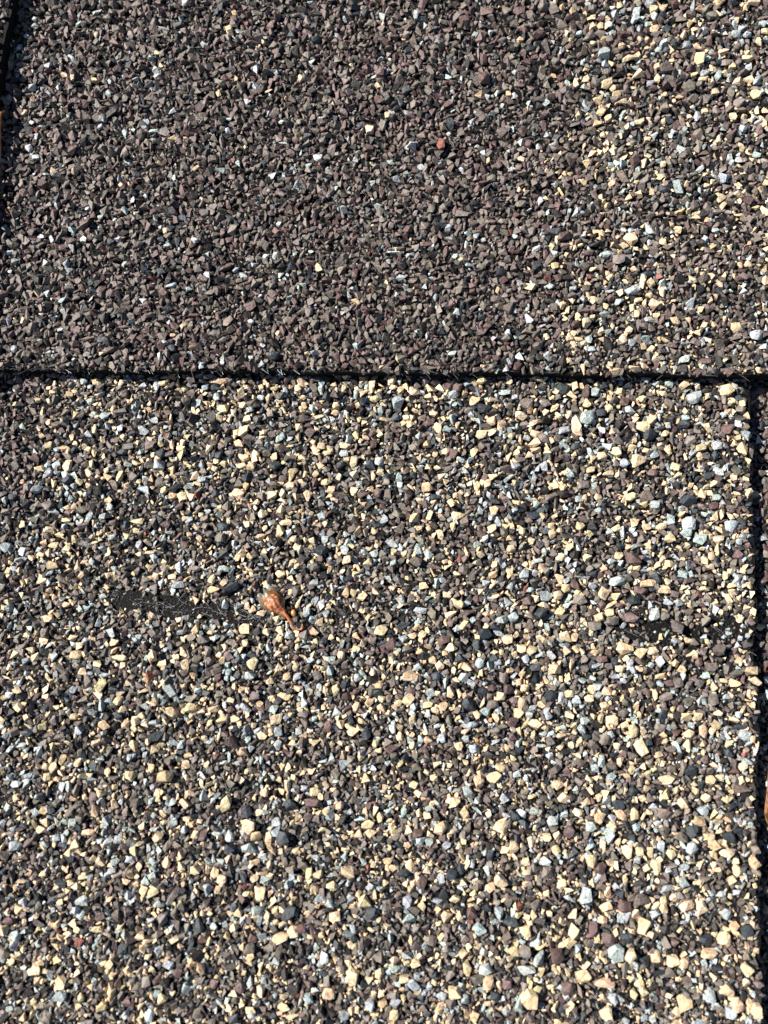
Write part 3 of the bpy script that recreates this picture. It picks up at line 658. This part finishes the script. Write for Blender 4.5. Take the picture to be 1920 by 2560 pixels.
# black grit in the worn scuffs
VV, FF, CC = [], [], []; off = 0
for _ in range(1500):
    s0 = SCUFF[random.randrange(len(SCUFF))]; t = random.random()
    u = s0[0] + t * (s0[2] - s0[0]) + random.gauss(0, s0[4] * .6); v = s0[1] + t * (s0[3] - s0[1]) + random.gauss(0, s0[4] * .6)
    V, Fc = PROTO[random.randrange(len(PROTO))]; r = random.uniform(1.0, 3.2) * PX; p = P(u, v, 0)
    VV.append(V * (r, r * random.uniform(.6, 1), r * .7) + (p.x, p.y, r * .2)); FF.append(Fc + off); off += len(V)
    k = 'dark' if random.random() < .93 else random.choice(['grey', 'taupe'])
    CC.append(np.repeat(np.array([tone(k, RNG)], np.float32) * (0.4 if k == 'dark' else 0.7), len(V), 0))
me = mesh_np('asphalt_grit', np.concatenate(VV), np.concatenate(FF))
me.attributes.new('stone_colour', 'FLOAT_COLOR', 'POINT').data.foreach_set('color', np.concatenate(CC).astype(np.float32).ravel())
o = link('asphalt_grit', me, MAT_STONES, tab0); o['kind'] = 'stuff'

# ---------------------------------------------------------------- things lying on the roof
def thing(name, loc, label, cat):
    e = bpy.data.objects.new(name, None); COL.objects.link(e); e.empty_display_size = 0.002
    e.matrix_world = ROOF @ Matrix.Translation(loc)
    e['label'] = label; e['category'] = cat
    return e
def rel(V, loc):
    return [Vector(v) - Vector(loc) for v in V]

copper = simple_mat('dried_bud_skin', (0.12, 0.030, 0.009), (0.42, 0.165, 0.07), 2600, 0.40, 1.0, 0.0002, sub=0.15, spec=0.6)
amber = simple_mat('amber_husk', (0.085, 0.032, 0.003), (0.20, 0.082, 0.007), 1500, 0.4, 0.4, 0.00006, sub=0.3, spec=0.6)
paper = simple_mat('grey_membrane', (0.10, 0.09, 0.075), (0.19, 0.175, 0.15), 2500, 0.6, 0.6, 0.00008, alpha=0.5)
stemm = simple_mat('bud_stalk', (0.18, 0.055, 0.018), (0.34, 0.14, 0.055), 3000, 0.5, 0.6, 0.00006, sub=0.1)
seedm = simple_mat('seed_coat', (0.24, 0.10, 0.025), (0.40, 0.19, 0.06), 2500, 0.35, 0.4, 0.00004)

Zg = 0.00045
BUD = P(690, 1510, 0)
bud = thing('dried_flower_bud', BUD, 'shrivelled orange brown dried bud with a hooked stalk lying on the granules', 'dried bud')
ax0, ax1 = P(664, 1484, Zg + 0.0004), P(714, 1537, Zg + 0.0002)
def body(a, b, prof, segs, flat, wr, seed, rag=0.0, arc=(0, 2 * math.pi), thick=0):
    ax = (b - a); L = ax.length; t = ax.normalized(); sd = t.cross(Vector((0, 0, 1))).normalized(); nn = sd.cross(t).normalized()
    rings = len(prof); V = []; Fc = []
    for i, (s, r) in enumerate(prof):
        for k in range(segs):
            an = arc[0] + (arc[1] - arc[0]) * k / segs
            w = 1 + wr * (0.8 * math.sin(an * 9 + 2.5 * math.sin(i * 0.9 + seed)) * min(1, r / 10) + 1.5 * noise.noise(Vector((math.cos(an) * 2, math.sin(an) * 2, i * 0.6 + seed))) + 1.3 * noise.noise(Vector((math.cos(an) * 6, math.sin(an) * 6, i * 0.9 + seed))))
            ss = s + (rag * noise.noise(Vector((math.cos(an) * 3, math.sin(an) * 3, seed))) if i == 0 else 0)
            V.append(a + t * (L * ss) + sd * (math.cos(an) * r * PX * w) + nn * (math.sin(an) * r * PX * flat * w))
    for i in range(rings - 1):
        for k in range(segs):
            k2 = (k + 1) % segs
            Fc.append((i * segs + k, i * segs + k2, (i + 1) * segs + k2, (i + 1) * segs + k))
    return V, Fc
V, Fc = body(ax0, ax1, [(0.10, 3), (0.13, 9), (0.18, 14), (0.25, 17.5), (0.33, 19.5), (0.42, 20), (0.50, 19.3), (0.58, 17.5), (0.66, 15), (0.74, 12), (0.82, 9), (0.90, 6.4), (0.97, 5.0), (1.04, 4.0)], 72, 0.58, 0.13, 1.3)
Fc.append(tuple(range(53, -1, -1)))
o = link('seed_case', mesh_py('seed_case', rel(V, BUD), Fc), copper, bud, True)
V, Fc = body(ax0, ax1, [(0.0, 15), (0.06, 19), (0.15, 22), (0.30, 23.5), (0.42, 23), (0.55, 20), (0.66, 14)], 40, 0.40, 0.05, 5.0, rag=0.10)
V = [v - Vector((0, 0, 0.00012)) for v in V]
o = link('husk', mesh_py('husk', rel(V, BUD), Fc), amber, bud, True)
V, Fc = body(ax0, ax1, [(-0.10, 20), (-0.03, 24), (0.06, 26.5), (0.16, 27.5), (0.34, 26), (0.50, 22), (0.62, 16)], 44, 0.26, 0.08, 9.0, rag=0.16)
V = [v - Vector((0, 0, 0.00022)) for v in V]
o = link('membrane', mesh_py('membrane', rel(V, BUD), Fc), paper, bud, True)
st = catmull([P(709, 1531, Zg + 0.0004), P(718, 1541, Zg + 0.00042), P(726, 1554, Zg + 0.00038), P(733, 1567, Zg + 0.00030), P(741, 1573, Zg + 0.00028), P(750, 1574, Zg + 0.00032), P(756, 1570, Zg + 0.00045), P(757, 1564, Zg + 0.0006)], 6)
V, Fc = tube(st, [PX * (4.3 - 1.9 * i / len(st)) for i in range(len(st))], 9)
o = link('stalk', mesh_py('stalk', rel(V, BUD), Fc), stemm, bud, True)
def bead(name, loc, rx, ry, rz, rotz, mat, parent=None, base=None, lump=0.10):
    bm = bmesh.new(); bmesh.ops.create_icosphere(bm, subdivisions=3, radius=1)
    M = Matrix.Rotation(rotz, 3, 'Z')
    for v in bm.verts:
        f = 1 + lump * noise.noise(v.co * 1.7 + Vector((rx * 1e5, 0, 0)))
        c = M @ Vector((v.co.x * rx * f, v.co.y * ry * f, v.co.z * rz * f)); v.co = c + (Vector(loc) - Vector(base) if base else Vector())
    me = bpy.data.meshes.new(name); bm.to_mesh(me); bm.free()
    o = link(name, me, mat, parent, True)
    if parent is None:
        o.matrix_world = ROOF @ Matrix.Translation(loc)
    return o
bead('resin_bead', P(706, 1545, Zg), 2.8 * PX, 2.6 * PX, 2.4 * PX, 0, stemm, bud, BUD)
bead('resin_bead', P(711, 1546, Zg), 2.4 * PX, 2.4 * PX, 2.2 * PX, 0, stemm, bud, BUD)
s1 = bead('seed', P(734, 1533, Zg - 0.00012), 6.6 * PX, 9.4 * PX, 6 * PX, 0.15, seedm)
s1['label'] = 'oval amber brown seed just right of the dried bud stalk'; s1['category'] = 'seed'
s2 = bead('seed', P(721, 1533, Zg - 0.0001), 4.2 * PX, 6.2 * PX, 4 * PX, -0.6, amber, lump=0.3)
s2['label'] = 'smaller orange seed touching the dried bud where its stalk begins'; s2['category'] = 'seed'

needle_m = simple_mat('pine_needle_skin', (0.20, 0.06, 0.008), (0.36, 0.13, 0.022), 1200, 0.38, 0.5, 0.00005, spec=0.5)
needle_d = simple_mat('pine_needle_brown', (0.06, 0.025, 0.008), (0.24, 0.10, 0.034), 1500, 0.42, 0.6, 0.00006, spec=0.5)
def needle(pts, r, parent, base, mat, taper=0.35):
    c = catmull(pts, 8); n = len(c)
    V, Fc = tube(c, [r * min(1, 0.45 + 3.0 * min(i, n - 1 - i) / n + taper * 0) for i in range(n)], 8, 0.7)
    return link('needle', mesh_py('needle', rel(V, base), Fc), mat, parent, True)
zn = Z_BACK1 + 0.0011
base = P(2, 420, Z_BACK1)
pn = thing('pine_needle', base, 'glossy orange pine needle with a bent tip in the gap at the left edge', 'pine needle')
needle([P(12, 278, zn + .0003), P(6, 280, zn + .0005), P(0, 290, zn + .0006), P(-2, 325, zn + .0006), P(-2, 380, zn + .0003), P(-7, 480, zn + .0002), P(-14, 640, zn), P(-34, 900, zn - .0002)], 4.6 * PX, pn, base, needle_m)
zb = Z_BACK0 + 0.0009
base = P(1912, 1980, Z_BACK0)
pb = thing('pine_needle_bundle', base, 'bundle of dry brown pine needles curving along the right edge gap', 'pine needles')
for k in range(3):
    d = 10 + k * 4.2; e = [0, .00012, .0001][k]
    needle([P(1990 + d, 1700, zb), P(1948 + d, 1790, zb + .0002 + e), P(1921 + d, 1870, zb + .0007 + e), P(1914 + d, 1920, zb + .0008 + e), P(1909 + d, 1980, zb + .0007 + e), P(1904 + d, 2025, zb + .0006 + e), P(1905 + d, 2050 - d, zb + .0005 + e),
            P(1913 + d, 2072 - d, zb + .0004 + e), P(1932 + d, 2088 - d, zb + .0003 + e), P(1980, 2100 - d * 1.5, zb + .0002), P(2080, 2120 - 2 * d, zb)], 2.6 * PX, pb, base, needle_d)

twm = simple_mat('twig_bark', (0.05, 0.035, 0.025), (0.16, 0.115, 0.085), 2500, 0.8, 0.8, 0.00008)
tw = [P(1447, 775, STEP + .0005), P(1462, 776.5, STEP + .00055), P(1480, 775.5, STEP + .00055), P(1498, 778, STEP + .0005)]
V, Fc = tube(catmull(tw, 4), [PX * r for r in np.interp(np.arange(13), [0, 3, 10, 12], [1.0, 2.4, 2.2, 1.2])], 7)
b0 = P(1472, 776, STEP)
me = mesh_py('twig', rel(V, b0), Fc); t_ = link('twig', me, twm, None, True); t_.matrix_world = ROOF @ Matrix.Translation(b0)
t_['label'] = 'tiny thin brown twig lying among tan granules above the shingle edge'; t_['category'] = 'twig'

print('objects', len(bpy.data.objects), 'triangles', sum(len(o.data.polygons) for o in bpy.data.objects if o.type == 'MESH'))
